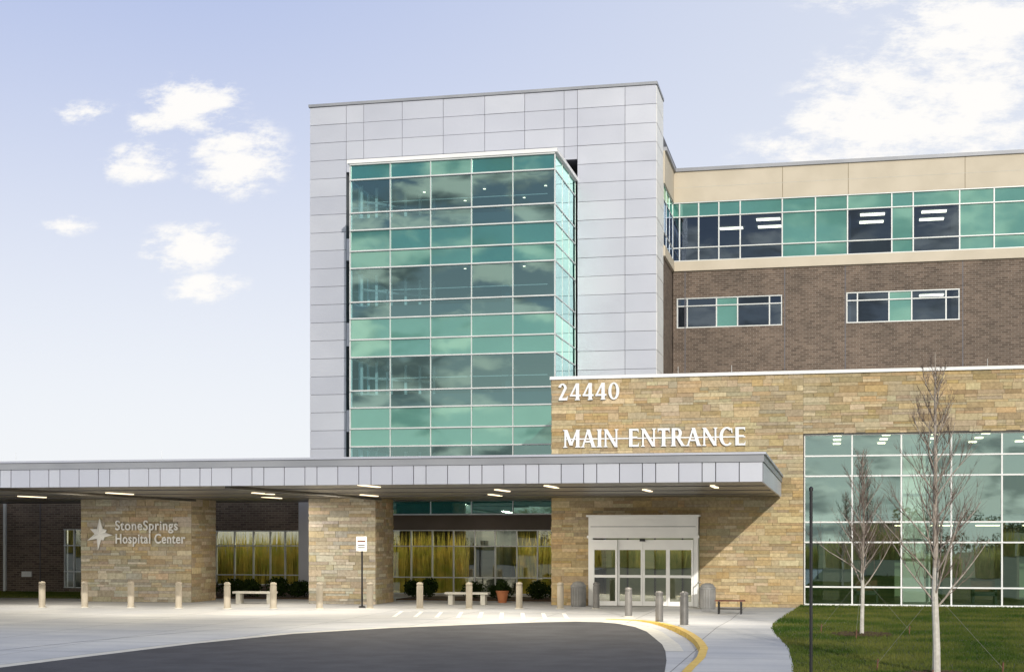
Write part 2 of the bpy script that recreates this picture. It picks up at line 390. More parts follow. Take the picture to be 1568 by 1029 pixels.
# -- glass bay
BY, BL, BR = 60.0, -20.44, -11.33
zs = [3.57 - H, 1.55, 2.3, 3.1, 3.89, 4.67, 5.58, 6.33, 7.79, 8.56, 9.48, 10.2, 11.68, 12.43, 13.34, 14.1, 15.55, 16.22]
zs = [z + H for z in zs]
kind = ['span', 'vision', 'vision', 'vision', 'span_refl', 'span_refl', 'vision', 'vision', 'span_refl', 'span_refl', 'vision', 'vision', 'span', 'span', 'vision', 'vision', 'span']
xs = [BL + (BR - BL) * i / 5 for i in range(6)]
fr = MB(); gl = MB()
curtain(fr, gl, front(BY), xs, zs, lambda i, j: kind[j], hw=.055, cap=.11, fw=.035)
curtain(fr, gl, rightf(BR), [60.05, 61.7, 63.35, 65.0], zs, lambda i, j: kind[j], hw=.045, cap=.03, fw=.04, proud=.02, seed=5)
curtain(fr, gl, leftf(BL), [60.05, 61.3, 62.5, 63.8, 65.4], zs, lambda i, j: 'vision' if kind[j] == 'vision' else kind[j], hw=.06, cap=.02, seed=6, framemat='white')
fr.box(BL - .12, BR + .12, BY - .16, 65.2, zs[-1] + .04, zs[-1] + .2, 'white')
fr.obj('bay_mullions', B); gl.obj('bay_glass', B)
it = MB()
for zf in (4.67, 8.56, 12.43):
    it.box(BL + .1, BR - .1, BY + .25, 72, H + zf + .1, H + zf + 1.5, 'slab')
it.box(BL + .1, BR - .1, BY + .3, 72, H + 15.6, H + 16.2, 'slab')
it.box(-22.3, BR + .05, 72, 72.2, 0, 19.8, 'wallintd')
for zc in (H + 15.55, H + 12.4, H + 8.5, H + 4.6):
    for k in range(5):
        it.box(-17.9 + k * 1.4, -17.8 + k * 1.4, 62.6 + (k % 2) * 2, 62.7 + (k % 2) * 2, zc - .03, zc - .01 , 'lampw')
for zf in (H + 14.0, H + 10.1, H + 6.2, H + 2.3):
    it.tube([(BL + .5, 60.9, zf + .75), (BR - .5, 60.9, zf + .75)], [.02, .02], 'white', 6)
    for k in range(6):      # white framed inner window wall running back from the left corner
        t = k / 5; X_, Y_ = BL + .25 + 2.6 * t, 60.8 + 2.6 * t
        it.box(X_ - .055, X_ + .055, Y_ - .05, Y_ + .05, zf - .75, zf + 1.5, 'white')
    for zq in (zf - .7, zf + .05, zf + .8):
        it.tube([(BL + .25, 60.8, zq), (BL + 2.85, 63.4, zq)], [.05, .05], 'white', 4)
    for k in range(5):
        if (k + int(zf)) % 3 == 0: continue
        t0, t1 = k / 5 + .03, (k + 1) / 5 - .03
        it.poly([(BL + .25 + 2.6 * t0, 60.85 + 2.6 * t0, zf - .65), (BL + .25 + 2.6 * t1, 60.85 + 2.6 * t1, zf - .65), (BL + .25 + 2.6 * t1, 60.85 + 2.6 * t1, zf + .0), (BL + .25 + 2.6 * t0, 60.85 + 2.6 * t0, zf + .0)], 'wallint')
it.tube([(-14.0, 62.5, 0), (-14.0, 62.5, 18.7)], [.22, .22], 'slab', 14)
it.obj('bay_interior', B)
# -- lobby
lb = MB(); lg = MB()
lb.box(BL, -10.4, 60.02, 60.3, 2.9, 3.53, 'brown')
lxs = [BL + .03, -19.5, -18.6, -17.7, -16.75, -15.8, -14.85, -13.95, -13.0, -12.1, -11.2, -10.45]
curtain(lb, lg, front(60.1), lxs, [.15, .85, 2.2, 2.88], lambda i, j: 'lobby', seed=8, hw=.045, fw=.05, cap=.08)
lb.box(BL, -10.4, 60.0, 60.25, 0, .12, 'conc')
lb.box(-22.3, -10.4, 60.4, 71.8, -.01, .02, 'floorint')
lb.box(-22.3, -10.4, 60.4, 71.8, 3.2, 3.5, 'wallint')
for k in range(6):
    lb.poly([(-20 + 1.6 * k, 60.5, 3.19), (-18.7 + 1.6 * k, 60.5, 3.19), (-18.7 + 1.6 * k, 60.75, 3.19), (-20 + 1.6 * k, 60.75, 3.19)], 'fillglow')  # added glow strip above the reeds
    for yy in (62.4, 65.2): lb.box(-20 + 1.6 * k, -18.7 + 1.6 * k, yy, yy + .3, 3.16, 3.19, 'lampw')
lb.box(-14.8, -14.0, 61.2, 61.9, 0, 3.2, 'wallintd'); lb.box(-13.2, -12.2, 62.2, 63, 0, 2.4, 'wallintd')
lb.box(-22.75, -22.05, 59.7, 60.3, 0, 4.9, 'metal2')
lb.obj('lobby_front', B); lg.obj('lobby_glass', B)
# -- low brick wing on the left
lo = MB(); gg = MB()
W1 = (-34.4, -33.35, .25, 2.95); W2 = (-26.9, -22.8, .45, 2.88)
def wall_open(mb, x0, x1, y0, y1, z0, z1, ops, mat):
    xsx = sorted({x0, x1} | {o[0] for o in ops} | {o[1] for o in ops})
    for i in range(len(xsx) - 1):
        a_, b_ = xsx[i], xsx[i + 1]; o = [q for q in ops if q[0] <= a_ and q[1] >= b_]
        if o:
            mb.box(a_, b_, y0, y1, z0, o[0][2], mat); mb.box(a_, b_, y0, y1, o[0][3], z1, mat)
        else: mb.box(a_, b_, y0, y1, z0, z1, mat)
wall_open(lo, -60, -22.76, 60.2, 60.5, 0, 4.8, [W1, W2], 'brick')
lo.box(-60, -22.76, 60.1, 60.6, 4.8, 4.9, 'frame')
curtain(lo, gg, front(60.3), [-34.38, -33.9, -33.37], [.27, 1.0, 2.2, 2.93], lambda i, j: 'lobby', seed=9)
curtain(lo, gg, front(60.3), [-26.88, -26.0, -25.1, -24.3, -23.6, -22.82], [.47, .9, 2.2, 2.86], lambda i, j: 'lobby', seed=10)
lo.box(-28.2, -22.8, 60.55, 60.85, 3.15, 3.25, 'wallint')
lo.poly([(-27.5, 60.6, 3.14), (-23.2, 60.6, 3.14), (-23.2, 60.8, 3.14), (-27.5, 60.8, 3.14)], 'fillglow')  # glow strip put in to brighten the reeds below
lo.box(-60, -22.5, 68, 68.2, 0, 4.5, 'wallint')
lo.box(-34.9, -33.0, 61.5, 61.6, 0, 4.5, 'wallintd')
lo.box(-37.4, -37.28, 60.05, 60.17, 0, 4.7, 'frame')
lo.box(-36.5, -36.0, 60.12, 60.19, .75, 1.0, 'white')
for xx in (-33.0, -31.0, -35.6):
    lo.box(xx, xx + .03, 60.17, 60.201, 0, 4.8, 'joint')
lo.obj('brick_wing_low', B); gg.obj('low_wing_glass', B)
# -- right wing (4 storeys)
wy = 72.0; rw = MB(); rg = MB()
OPS = [(-7.4, -2.2, H + 10.36, H + 11.87), (.87, 6.19, H + 10.36, H + 11.87), (9.6, 15, H + 10.36, H + 11.87)]
wall_open(rw, TXR + .02, 30, wy, wy + .35, H + 7, H + 13.2, OPS, 'brick')
wall_open(rw, TXR + .02, 30, wy, wy + .35, 0, H + 7, [], 'brick')
rw.box(TXR - .4, TXR - .02, 67.75, wy + .33, 0, H + 13.2, 'brick')
rw.box(TXR - .4, 30, wy - .12, wy + .3, H + 13.2, H + 13.68, 'cream')
rw.box(TXR - .35, TXR + .1, 67.73, wy - .13, H + 13.2, H + 13.68, 'cream')
rw.box(TXR - .4, 30, wy - .1, wy + .3, H + 16.62, H + 18.15, 'cream')
rw.box(TXR - .35, TXR + .08, 67.73, wy - .11, H + 16.62, H + 18.15, 'cream')
rw.box(TXR - .45, 30, wy - .2, wy + .5, H + 18.15, H + 18.32, 'fascia_top')
rw.box(TXR - .45, TXR + .18, 67.73, wy - .21, H + 18.15, H + 18.32, 'fascia_top')
for xx in (-2.2, .95, 6.4, 11): rw.box(xx, xx + .03, wy - .103, wy, H + 16.64, H + 18.14, 'mortar')
rw.box(TXR - .4, 30, wy - .106, wy, H + 17.35, H + 17.37, 'conc')
for xx in (-7.0, -2.1, .8, 6.3): rw.box(xx, xx + .04, wy - .004, wy + .1, H + 7, H + 13.2, 'joint')
wx = [-7.6, -7.25, -6.3, -5.3, -4.25, -2.2, -.6, .93, 3.02, 4.02, 6.17, 7.75, 9.3, 11, 13, 15]
wk = ['v', 'v', 'v', 'v', 'v', 's', 's', 'v', 's', 'v', 's', 's', 'v', 's', 's']
curtain(rw, rg, front(wy), wx, [H + 13.7, H + 14.35, H + 15.9, H + 16.6], lambda i, j: ('spanw' if (wk[i] == 's' or (j == 2)) else 'wingv'), seed=12, fw=.06, hw=.05)
curtain(rw, rg, rightf(TXR), [67.8, 69.1, 70.5, 71.9], [H + 13.7, H + 14.35, H + 15.9, H + 16.6], lambda i, j: 'spanw' if j == 2 else 'wingv', seed=13, proud=.02, cap=.03)
for o in OPS:
    a_, b_, c_, d_ = o; w = (b_ - a_)
    us = [a_ + .03, a_ + w * .1, a_ + w * .38, a_ + w * .58, a_ + w * .88, b_ - .03]
    curtain(rw, rg, front(wy + .12), us, [c_ + .03, c_ + 1.1, d_ - .03], lambda i, j: 'spanw' if i == 2 else 'wingv', seed=14, fw=.06)
for z0, z1 in ((H + 13.7, H + 16.3), (H + 10.0, H + 12.4)):
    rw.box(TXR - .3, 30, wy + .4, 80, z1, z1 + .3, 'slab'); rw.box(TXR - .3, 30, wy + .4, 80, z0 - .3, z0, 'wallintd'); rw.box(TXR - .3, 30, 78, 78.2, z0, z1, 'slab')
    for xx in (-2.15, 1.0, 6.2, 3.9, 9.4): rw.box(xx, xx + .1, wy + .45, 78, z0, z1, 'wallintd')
    for lx_ in (-5.6, -3.6, 1.6, 4.6, 7, 10):
        for yy in (73, 74.8, 76.6):
            if R.random() < .8: rw.box(lx_, lx_ + 1.2, yy, yy + .45, z1 - .06, z1 - .02, 'lampw')
rw.obj('patient_wing', B); rg.obj('patient_wing_glass', B)

# -- stone entrance block
SY = 54.0; SL, ST = -10.32, 8.6
st = MB(); mpS = front(SY)
DL, DR, DT = -8.85, -4.70, 3.36
WL, WT, WR = -.89, 6.40, 18.0
PAL2 = [(c[0] * 1.03, c[1] * .985, c[2] * .88) for c in PAL]
stones(st, mpS, SL, DL, 0, DT, 21, PAL2); stones(st, mpS, DR, WL, 0, DT, 22, PAL2)
stones(st, mpS, SL, WL, DT, ST, 23, PAL2); stones(st, mpS, WL, WR + 4, WT, ST, 24, PAL2)
stones(st, leftf(SL), SY + .02, 60, 0, ST, 25, PAL2)
st.obj('stone_wall', B, tint=True)
sb = MB()
sb.box(SL - .06, WR + 4, SY - .1, SY + .5, ST, ST + .12, 'white')
sb.box(SL + .06, DL, SY + .06, SY + .4, 0, ST, 'mortar'); sb.box(DR, WL, SY + .06, SY + .4, 0, ST, 'mortar')
sb.box(DL, DR, SY + .06, SY + .4, DT, ST, 'mortar'); sb.box(WL, WR + 4, SY + .06, SY + .4, WT + .02, ST, 'mortar')
sb.box(SL + .06, WR + 4, SY + .41, 71.9, ST - .35, ST - .1, 'conc')
sb.box(SL + .06, SL + .3, SY + .41, 71.9, 0, ST - .36, 'mortar')
for xx in (-5.8, -3.7, 5.9): sb.tube([(xx, 57, ST - .1), (xx, 57, ST + .75)], [.012, .006], 'frame', 5)
wg = MB()
bx = [WL + .04] + [.863 + 1.745 * i for i in range(10)]
zz = [.12, .77, 2.41, 3.15, 4.84, 5.58, 6.36]
curtain(sb, wg, front(SY + .18), bx, zz, lambda i, j: 'big', seed=31, fw=.055, hw=.055, cap=.10, framemat='white')
sb.box(WL, WR, SY + .02, SY + .26, .02, .10, 'white')
sb.box(WL, WR, SY - .02, SY + .3, WT - .025, WT + .03, 'dark')
sb.box(WL - .0, WL + .03, SY + .0, SY + .3, .1, WT - .03, 'dark')
sb.box(WL - 3, WR, SY + .42, 68, -.01, .05, 'floorint'); sb.box(WL - .3, WR, 64, 64.2, 0, 6.8, 'wallintg')
sb.box(WL - .3, WR, SY + .45, 64, 6.5, 6.6, 'wallint'); sb.box(WL - .35, WL - .15, SY + .45, 64, 0, 6.5, 'wallint')
sb.box(2.75, 3.75, 56.0, 56.6, .05, 6.5, 'white'); sb.box(WL, WR, 59.5, 64, 3.1, 3.5, 'wallintd')
sb.box(8.6, 9.2, 56.5, 57.2, .05, 6.5, 'white'); sb.box(-.2, 2.6, 59.5, 59.7, .05, 3.1, 'brown'); sb.box(4.6, 7.6, 61.5, 61.7, .05, 3.0, 'brown')
for k in range(8):
    for yy in (56, 58.5, 61): sb.box(.2 + 1.8 * k, .5 + 1.8 * k, yy, yy + .3, 6.44, 6.48, 'lampw')
for k in range(7):
    sb.box(.4 + 1.8 * k, 1.3 + 1.8 * k, 60.2, 60.5, 3.04, 3.08, 'lampw')
for k in range(6):
    xx = 1 + 2.2 * k
    sb.box(xx, xx + .9, 57.5, 58.3, .35, .5, 'wallintd'); sb.box(xx, xx + .9, 58.2, 58.3, .5, 1.0, 'wood'); sb.box(xx, xx + .08, 57.5, 58.2, .05, .65, 'wallintd'); sb.box(xx + .82, xx + .9, 57.5, 58.2, .05, .65, 'wallintd')
sb.obj('entrance_block', B); wg.obj('window_wall_glass', B)
# door unit
dr = MB(); dg = MB(); DY = SY - .45; mpD = front(DY)
dr.box(DL + .02, DR - .02, DY, SY + .2, 2.56, DT, 'white')
dr.box(DL - .06, DR + .06, DY - .06, SY - .05, DT + .0, DT + .07, 'white')
dr.box(DL - .03, DR + .03, DY - .04, DY + .1, 2.56, 2.66, 'white')
dr.box(DL + .1, DR - .1, DY - .008, DY + .01, 2.98, 3.0, 'joint')
for (u, w) in ((DL + .02, .16), (DR - .18, .16)):
    dr.box(u, u + w, -.2, .02, .02, 2.56, 'white', mp=mpD)
L0, L1 = DL + .18, DR - .18; q = (L1 - L0) / 4
for i in range(4):
    a_, b_ = L0 + q * i, L0 + q * (i + 1); dd = 0 if i in (0, 3) else -.09
    mp2 = front(DY - dd - .03)
    fwid = .075
    dr.box(a_ + .005, a_ + fwid, -.05, .05, .03, 2.5, 'white', mp=mp2); dr.box(b_ - fwid, b_ - .005, -.05, .05, .03, 2.5, 'white', mp=mp2)
    for z0, z1 in ((.03, .2), (1.08, 1.18), (2.12, 2.5)):
        dr.box(a_ + fwid, b_ - fwid, -.046, .046, z0, z1, 'white', mp=mp2)
    dg.poly([mp2(a_ + .05, 0, .1), mp2(b_ - .05, 0, .1), mp2(b_ - .05, 0, 2.2), mp2(a_ + .05, 0, 2.2)], 'door')
dr.box((L0 + L1) / 2 - .1, (L0 + L1) / 2 + .1, .12, .02, 2.44, 2.54, 'black', mp=mpD)
dr.box(DL + .1, DR - .1, SY + 3.5, SY + 3.6, 0, 3.3, 'wallintg')
dr.box(DL + .1, DR - .1, SY + .2, SY + 3.6, 3.0, 3.1, 'wallintd')
dr.box(DL + .1, DR - .1, SY + .2, SY + 3.5, .0, .01, 'wallintd')
dr.poly([(-8.2, SY + 2, 2.95), (-5.0, SY + 2, 2.95), (-5.0, SY + 2.3, 2.95), (-8.2, SY + 2.3, 2.95)], 'fillglow')
for xx in (-7.9, -6.8, -5.7): dr.box(xx, xx + .06, SY + 3.4, SY + 3.49, .01, 2.9, 'dark')
dr.box(DR - .1, DR - .02, DY + .2, SY, .02, 2.56, 'white'); dr.box(DL + .02, DL + .1, DY + .2, SY, .02, 2.56, 'white')
dr.box(DR + .02, DR + .06, SY - 1.1, SY - .03, .9, .94, 'frame')
dr.box(DR + .02, DR + .06, SY - 1.1, SY - 1.06, 0, .94, 'frame')
dr.obj('sliding_entrance_door', B); dg.obj('door_glass', B)

# ---- serif lettering
def arcpts(cx, cy, rx, ry, a0, a1, n): return [(cx + rx * math.cos(math.radians(a0 + (a1 - a0) * i / n)), cy + ry * math.sin(math.radians(a0 + (a1 - a0) * i / n))) for i in range(n + 1)]
TH, TN = .20, .10
def st_(x0, y0, x1, y1, w): return [(x0 - w / 2, y0), (x0 + w / 2, y0), (x1 + w / 2, y1), (x1 - w / 2, y1)]
def bar(x0, x1, y, w): return [(x0, y - w / 2), (x1, y - w / 2), (x1, y + w / 2), (x0, y + w / 2)]
def ser(x, y, w, up=1): return [(x - w / 2, y), (x + w / 2, y), (x + w / 2 - .03, y + .06 * up), (x - w / 2 + .03, y + .06 * up)]
def ring(cx, cy, rx, ry, tx, ty, a0=0, a1=360, n=28):
    o = arcpts(cx, cy, rx, ry, a0, a1, n); i_ = arcpts(cx, cy, rx - tx, ry - ty, a0, a1, n)
    return [[o[k], o[k + 1], i_[k + 1], i_[k]] for k in range(n)]
GLY = {
 'M': (1.02, [st_(.14, 0, .14, 1, TN), st_(.88, 0, .88, 1, TH), st_(.50, .12, .16, 1, TH), st_(.50, .12, .86, 1, TN), ser(.14, 0, .26), ser(.88, 0, .32), ser(.10, 1, .2, -1), ser(.92, 1, .22, -1)]),
 'A': (.86, [st_(.10, 0, .42, 1, TN), st_(.74, 0, .42, 1, TH), bar(.2, .62, .32, .09), ser(.10, 0, .24), ser(.75, 0, .3)]),
 'I': (.34, [st_(.17, 0, .17, 1, TH), ser(.17, 0, .32), ser(.17, 1, .32, -1)]),
 'N': (.90, [st_(.13, 0, .13, 1, TN), st_(.77, 0, .77, 1, TN), st_(.76, 0, .14, 1, TH), ser(.13, 0, .24), ser(.11, 1, .2, -1), ser(.77, 1, .24, -1)]),
 'E': (.66, [st_(.14, 0, .14, 1, TH), bar(.14, .58, .055, .11), bar(.14, .52, .52, .1), bar(.14, .57, .945, .11), [(.52, 0), (.6, 0), (.62, .24), (.54, .1)], [(.50, 1), (.59, 1), (.59, .78), (.52, .9)]]),
 'T': (.74, [st_(.37, 0, .37, 1, TH), bar(.04, .70, .945, .11), ser(.37, 0, .32), [(.02, 1), (.08, 1), (.11, .92), (.03, .76)], [(.66, 1), (.72, 1), (.71, .76), (.63, .92)]]),
 'R': (.80, [st_(.14, 0, .14, 1, TH), bar(.14, .36, .945, .11), bar(.14, .36, .50, .1), st_(.70, 0, .38, .5, TH), ser(.14, 0, .32), ser(.72, 0, .24)] + ring(.34, .725, .29, .275, .18, .1, -90, 90, 14)),
 'C': (.84, ring(.46, .5, .42, .52, .19, .1, 48, 312, 26) + [[(.68, .93), (.76, .96), (.78, .68), (.72, .70)]]),
 '2': (.66, ring(.31, .70, .26, .31, .16, .1, 0, 165, 16) + [st_(.16, .07, .48, .70, .17), bar(.08, .60, .07, .14), [(.52, .05), (.6, .05), (.63, .26), (.57, .2)]]),
 '4': (.72, [st_(.50, 0, .50, 1, TH), bar(.04, .70, .28, .11), st_(.10, .28, .46, 1, .11), ser(.50, 0, .32)]),
 '0': (.74, ring(.37, .5, .33, .51, .18, .09)),
}
def lettering(text, x0, x1, z0, h, yplane, space=.3):
    tot = sum(space * 1.5 if c == ' ' else GLY[c][0] for c in text) + .06 * (len(text) - 1)
    sx = (x1 - x0) / tot; mb = MB(); u = x0; k = 0
    for c in text:
        if c == ' ': u += (space * 1.5 + .06) * sx; continue
        for pl in GLY[c][1]:
            off = .0015 * (k % 9); k += 1
            pp = [(u + p[0] * sx, z0 + p[1] * h) for p in pl]
            mb.prism(pp, .03, .09 + off, 'white', mp=lambda a_, b_, d: (a_, yplane - d, b_))
        u += (GLY[c][0] + .06) * sx
    return mb
mb = lettering('MAIN ENTRANCE', -9.87, -2.96, 6.0, .68, SY - .02)
mb.box(-9.8, -3.0, SY - .07, SY - .03, 6.30, 6.35, 'white')
mb.obj('main_entrance_lettering', B)
mb = lettering('24440', -10.08, -7.68, 7.80, .64, SY - .02); mb.obj('street_number_lettering', B)

# ------------------------------------------------------------------ piers
def pier(x0, x1, name, seed):
    p = MB(); mp = front(53)
    stones(p, mp, x0, x1, 0, 4.1, seed, [(c[0] * 1.06, c[1] * 1.12, c[2] * 1.24) for c in PAL]); stones(p, rightf(x1 - .01), 53.02, 55.3, 0, 4.1, seed + 1)
    stones(p, leftf(x0 + .01), 53.02, 55.3, 0, 4.1, seed + 2)
    p.box(x0 + .06, x1 - .07, 53.06, 55.3, 0, 4.1, 'mortar')
    return p.obj(name, tint=True)
P1 = empty('stone_pier'); P2 = empty('stone_pier')
o = pier(-29.5, -24.7, 'stonework', 41); o.parent = P1
o = pier(-19.77, -17.05, 'stonework', 51); o.parent = P2
def text(body, x0, x1, z0, yp, parent, h):
    cu = bpy.data.curves.new(body, 'FONT'); cu.body = body; cu.size = h / .7; cu.extrude = .025; cu.offset = .008; cu.space_character = 1.1
    ob = bpy.data.objects.new('sign_text', cu); scene.collection.objects.link(ob); bpy.context.view_layer.update()
    w = ob.dimensions.x; ob.scale = ((x1 - x0) / w, 1, 1); ob.location = (x0, yp, z0); ob.rotation_euler = (math.pi / 2, 0, 0)
    cu.materials.append(M['white']); ob.parent = parent
text('StoneSprings', -27.95, -25.25, 2.88, 52.9, P1, .38)
text('Hospital Center', -27.95, -24.95, 2.35, 52.9, P1, .38)
s = MB(); cx, cz = -28.62, 2.72
tips = [(92, .64), (30, .34), (355, .56), (300, .30), (262, .66), (205, .62), (155, .48)]
pp = []
for i, (an, r_) in enumerate(tips[::-1]):
    an2 = tips[::-1][(i + 1) % len(tips)][0]
    d = (an2 - an) % 360
    if d > 180: d -= 360
    pp.append((cx + r_ * math.cos(math.radians(an)), cz + r_ * math.sin(math.radians(an))))
    pp.append((cx + .24 * math.cos(math.radians(an + d / 2)), cz + .24 * math.sin(math.radians(an + d / 2))))
for i in range(len(pp)):
    a_, b_ = pp[i], pp[(i + 1) % len(pp)]
    s.poly([(cx, 52.82, cz), (a_[0], 52.90, a_[1]), (b_[0], 52.90, b_[1])], 'white')
    s.poly([(a_[0], 52.90, a_[1]), (b_[0], 52.90, b_[1]), (b_[0], 52.95, b_[1]), (a_[0], 52.95, a_[1])], 'conc')
s.obj('star_logo', P1)

# ------------------------------------------------------------------ canopy
C = empty('entrance_canopy'); cn = MB(); CY = 38.5; CR = -1.68; CB, CT = 4.08, 4.86
cn.box(-60, CR - .06, CY + .12, 53.9, CB + .02, CT - .2, 'soffit')
cn.box(-60, -10.5, 53.9, 58.9, CB + .02, CT - .2, 'soffit')
cn.box(CR - .06, CR - .05, CY + .12, 53.9, CB + .02, CT - .2, 'joint')
cn.box(-60, CR, CY + .08, CY + .14, CB, CT - .22, 'joint')
x = CR; r = random.Random(4); k = 0
while x > -45:
    w = (.62, .62, .36)[k % 3]; k += 1
    e = [r.uniform(-.004, .004) for _ in range(3)]; e.append(e[0] + e[2] - e[1])
    m_ = 'metal2' if r.random() < .6 else 'metal'
    cn.box(x - w + .012, x - .012, CY + .006, CY + .079, CB, CT - .26, m_)
    cn.poly([(x - w + .012, CY + e[0], CB), (x - .012, CY + e[1], CB), (x - .012, CY + e[2], CT - .26), (x - w + .012, CY + e[3], CT - .26)], m_)
    x -= w
y = CY + .14
while y < 53.8:
    w = min(.95, 53.86 - y); cn.box(CR - .049, CR, y + .012, y + w - .012, CB, CT - .26, 'metal2'); y += w
cn.box(-60, CR + .03, CY - .04, 53.88, CT - .255, CT - .06, 'fascia_top')
cn.box(-60, CR + .08, CY - .09, 53.87, CT - .058, CT, 'metal')
for xb in (-16.9, -24.6): cn.box(xb - .1, xb + .1, CY + .2, 53, CB - .07, CB + .019, 'soffit')
for yb in (42, 46, 50, 56): cn.box(-60, -10.5 if yb > 50 else CR - .1, yb - .02, yb + .02, CB + .0, CB + .019, 'joint')
for xx in (-24.5, -30.6): cn.tube([(xx, 50, CT - .05), (xx, 50, CT + 1.0)], [.014, .007], 'frame', 5)
cn.obj('canopy_roof', C)
cl = MB()
LP = ((-12.96, 39.7), (-7.92, 41.4), (-11.5, 49.5), (-3.25, 42.4), (-23.6, 45), (-28.7, 48), (-18.8, 46), (-20.5, 51), (-33, 44), (-5.6, 45.5), (-10.1, 44.5), (-16, 49))
for (x_, y_) in LP:
    cl.box(x_ - .06, x_ + .06, y_ - .9, y_ + .9, CB - .012, CB + .015, 'lamp')
cl.obj('canopy_downlights', C)
for (x_, y_) in LP:
    al = bpy.data.lights.new('downlight', 'AREA'); al.shape = 'RECTANGLE'; al.size = .14; al.size_y = 1.8; al.energy = 185; al.color = (1, .92, .78)
    ao = bpy.data.objects.new('downlight', al); scene.collection.objects.link(ao); ao.location = (x_, y_, CB - .02); ao.parent = C

# ------------------------------------------------------------------ bollards
for i, (x_, y_) in enumerate([(-28.3, 48), (-26.8, 48.4), (-25.1, 48.7), (-23.2, 48.7), (-21.3, 48.7), (-19.64, 49), (-17.98, 49.3), (-16.2, 49.7), (-14.44, 50.1), (-12.7, 50.5), (-10.93, 50.9), (-9.47, 51.2), (-8.2, 51.5), (-6.37, 46.7), (-5.02, 43.7), (-3.98, 40.8)]):
    m = 'bollardg' if i > 11 else 'bollard'
    b = MB(); z0 = kz(y_) if i > 14 else 0
    b.lathe([(.12, 0), (.12, .82), (.105, .835), (.105, .86), (.12, .865), (.12, .92), (.09, .955), (.03, .97)], x_, y_, z0, m)
    b.lathe([(.17, 0), (.17, .02), (.13, .03)], x_, y_, z0, 'conc')
    b.obj('bollard')
# ------------------------------------------------------------------ sign, pole
s = MB(); s.tube([(-16.8, 50.6, 0), (-16.8, 50.6, 2.62)], [.035, .035], 'black', 8); s.lathe([(.13, 0), (.13, .04), (.05, .07)], -16.8, 50.6, 0, 'black')
s.box(-17.0, -16.6, 50.53, 50.56, 2.08, 2.62, 'white'); s.box(-16.95, -16.65, 50.525, 50.531, 2.42, 2.48, 'wood'); s.box(-16.93, -16.67, 50.525, 50.531, 2.28, 2.31, 'black'); s.box(-16.93, -16.67, 50.525, 50.531, 2.2, 2.23, 'black')
s.obj('parking_sign')
s = MB(); s.tube([(-.226, 20, .08), (-.226, 20, 3.27)], [.022, .022], 'black', 8); s.lathe([(.03, 3.26), (.03, 3.3), (.01, 3.32)], -.226, 20, 0, 'black'); s.lathe([(.07, .08), (.07, .14), (.03, .2)], -.226, 20, 0, 'black')
s.obj('metal_pole')
# ------------------------------------------------------------------ bench, bins, planters
def slat_bench(x0, y0, L, mat, name):
    b = MB()
    for k in range(4): b.box(x0, x0 + L, y0 + k * .12, y0 + k * .12 + .1, .43, .47, mat)
    for xx in (x0 + .1, x0 + L - .15):
        b.box(xx, xx + .05, y0, y0 + .05, 0, .43, 'black'); b.box(xx, xx + .05, y0 + .4, y0 + .45, 0, .43, 'black'); b.box(xx + .001, xx + .049, y0 + .05, y0 + .4, .38, .425, 'black')
    b.box(x0 + .15, x0 + L - .15, y0 + .2, y0 + .24, .15, .19, 'black')
    return b.obj(name)
slat_bench(-3.75, 49, 1.0, 'wood', 'park_bench')
def conc_bench(x0, y0, L):
    b = MB(); b.box(x0, x0 + L, y0, y0 + .45, .40, .48, 'conc')
    for xx in (x0 + .12, x0 + L - .3): b.box(xx, xx + .18, y0 + .05, y0 + .4, 0, .40, 'conc')
    b.obj('concrete_bench')
conc_bench(-22.7, 52.4, 1.7); conc_bench(-14.4, 53.4, 1.7)
def bin_(x_, y_, s_=1):
    b = MB(); b.lathe([(.26, 0), (.28, .05), (.28, .72), (.30, .73), (.30, .78), (.27, .80), (.2, .90), (.09, .94)], x_, y_, 0, 'bin', 22)
    for k in range(18):
        t = k / 18 * 6.283; b.box(x_ + .282 * math.cos(t) - .012, x_ + .282 * math.cos(t) + .012, y_ + .282 * math.sin(t) - .012, y_ + .282 * math.sin(t) + .012, .06, .7, 'bollardg')
    b.obj('trash_bin')
bin_(-9.15, 53.2); bin_(-4.25, 52.2)
pt = MB(); pt.lathe([(.16, 0), (.24, .4), (.26, .42), (.26, .47), (.2, .48)], -12.6, 55.5, 0, 'terracotta', 18)
def clump(mb, cx, cy, cz, rx, ry, rz, n, ls, mat, rr):
    for _ in range(n):
        while True:
            p = Vector((rr.uniform(-1, 1), rr.uniform(-1, 1), rr.uniform(-1, 1)))
            if .25 < p.length < 1: break
        c = Vector((cx + p.x * rx, cy + p.y * ry, cz + p.z * rz))
        a_ = Vector((rr.gauss(0, 1), rr.gauss(0, 1), rr.gauss(0, 1))).normalized(); b_ = a_.orthogonal().normalized()
        l = ls * rr.uniform(.6, 1.3)
        mb.poly([c - a_ * l, c + b_ * l * .5, c + a_ * l, c - b_ * l * .5], mat)
clump(pt, -12.6, 55.5, .68, .28, .28, .25, 260, .06, 'shrub', R); pt.obj('flower_pot')
mu = MB(); mu.box(-26.6, -20.2, 56.6, 59.9, 0, .05, 'mulch'); mu.box(-17.4, -10.5, 56.8, 59.9, 0, .05, 'mulch'); mu.obj('planting_bed')
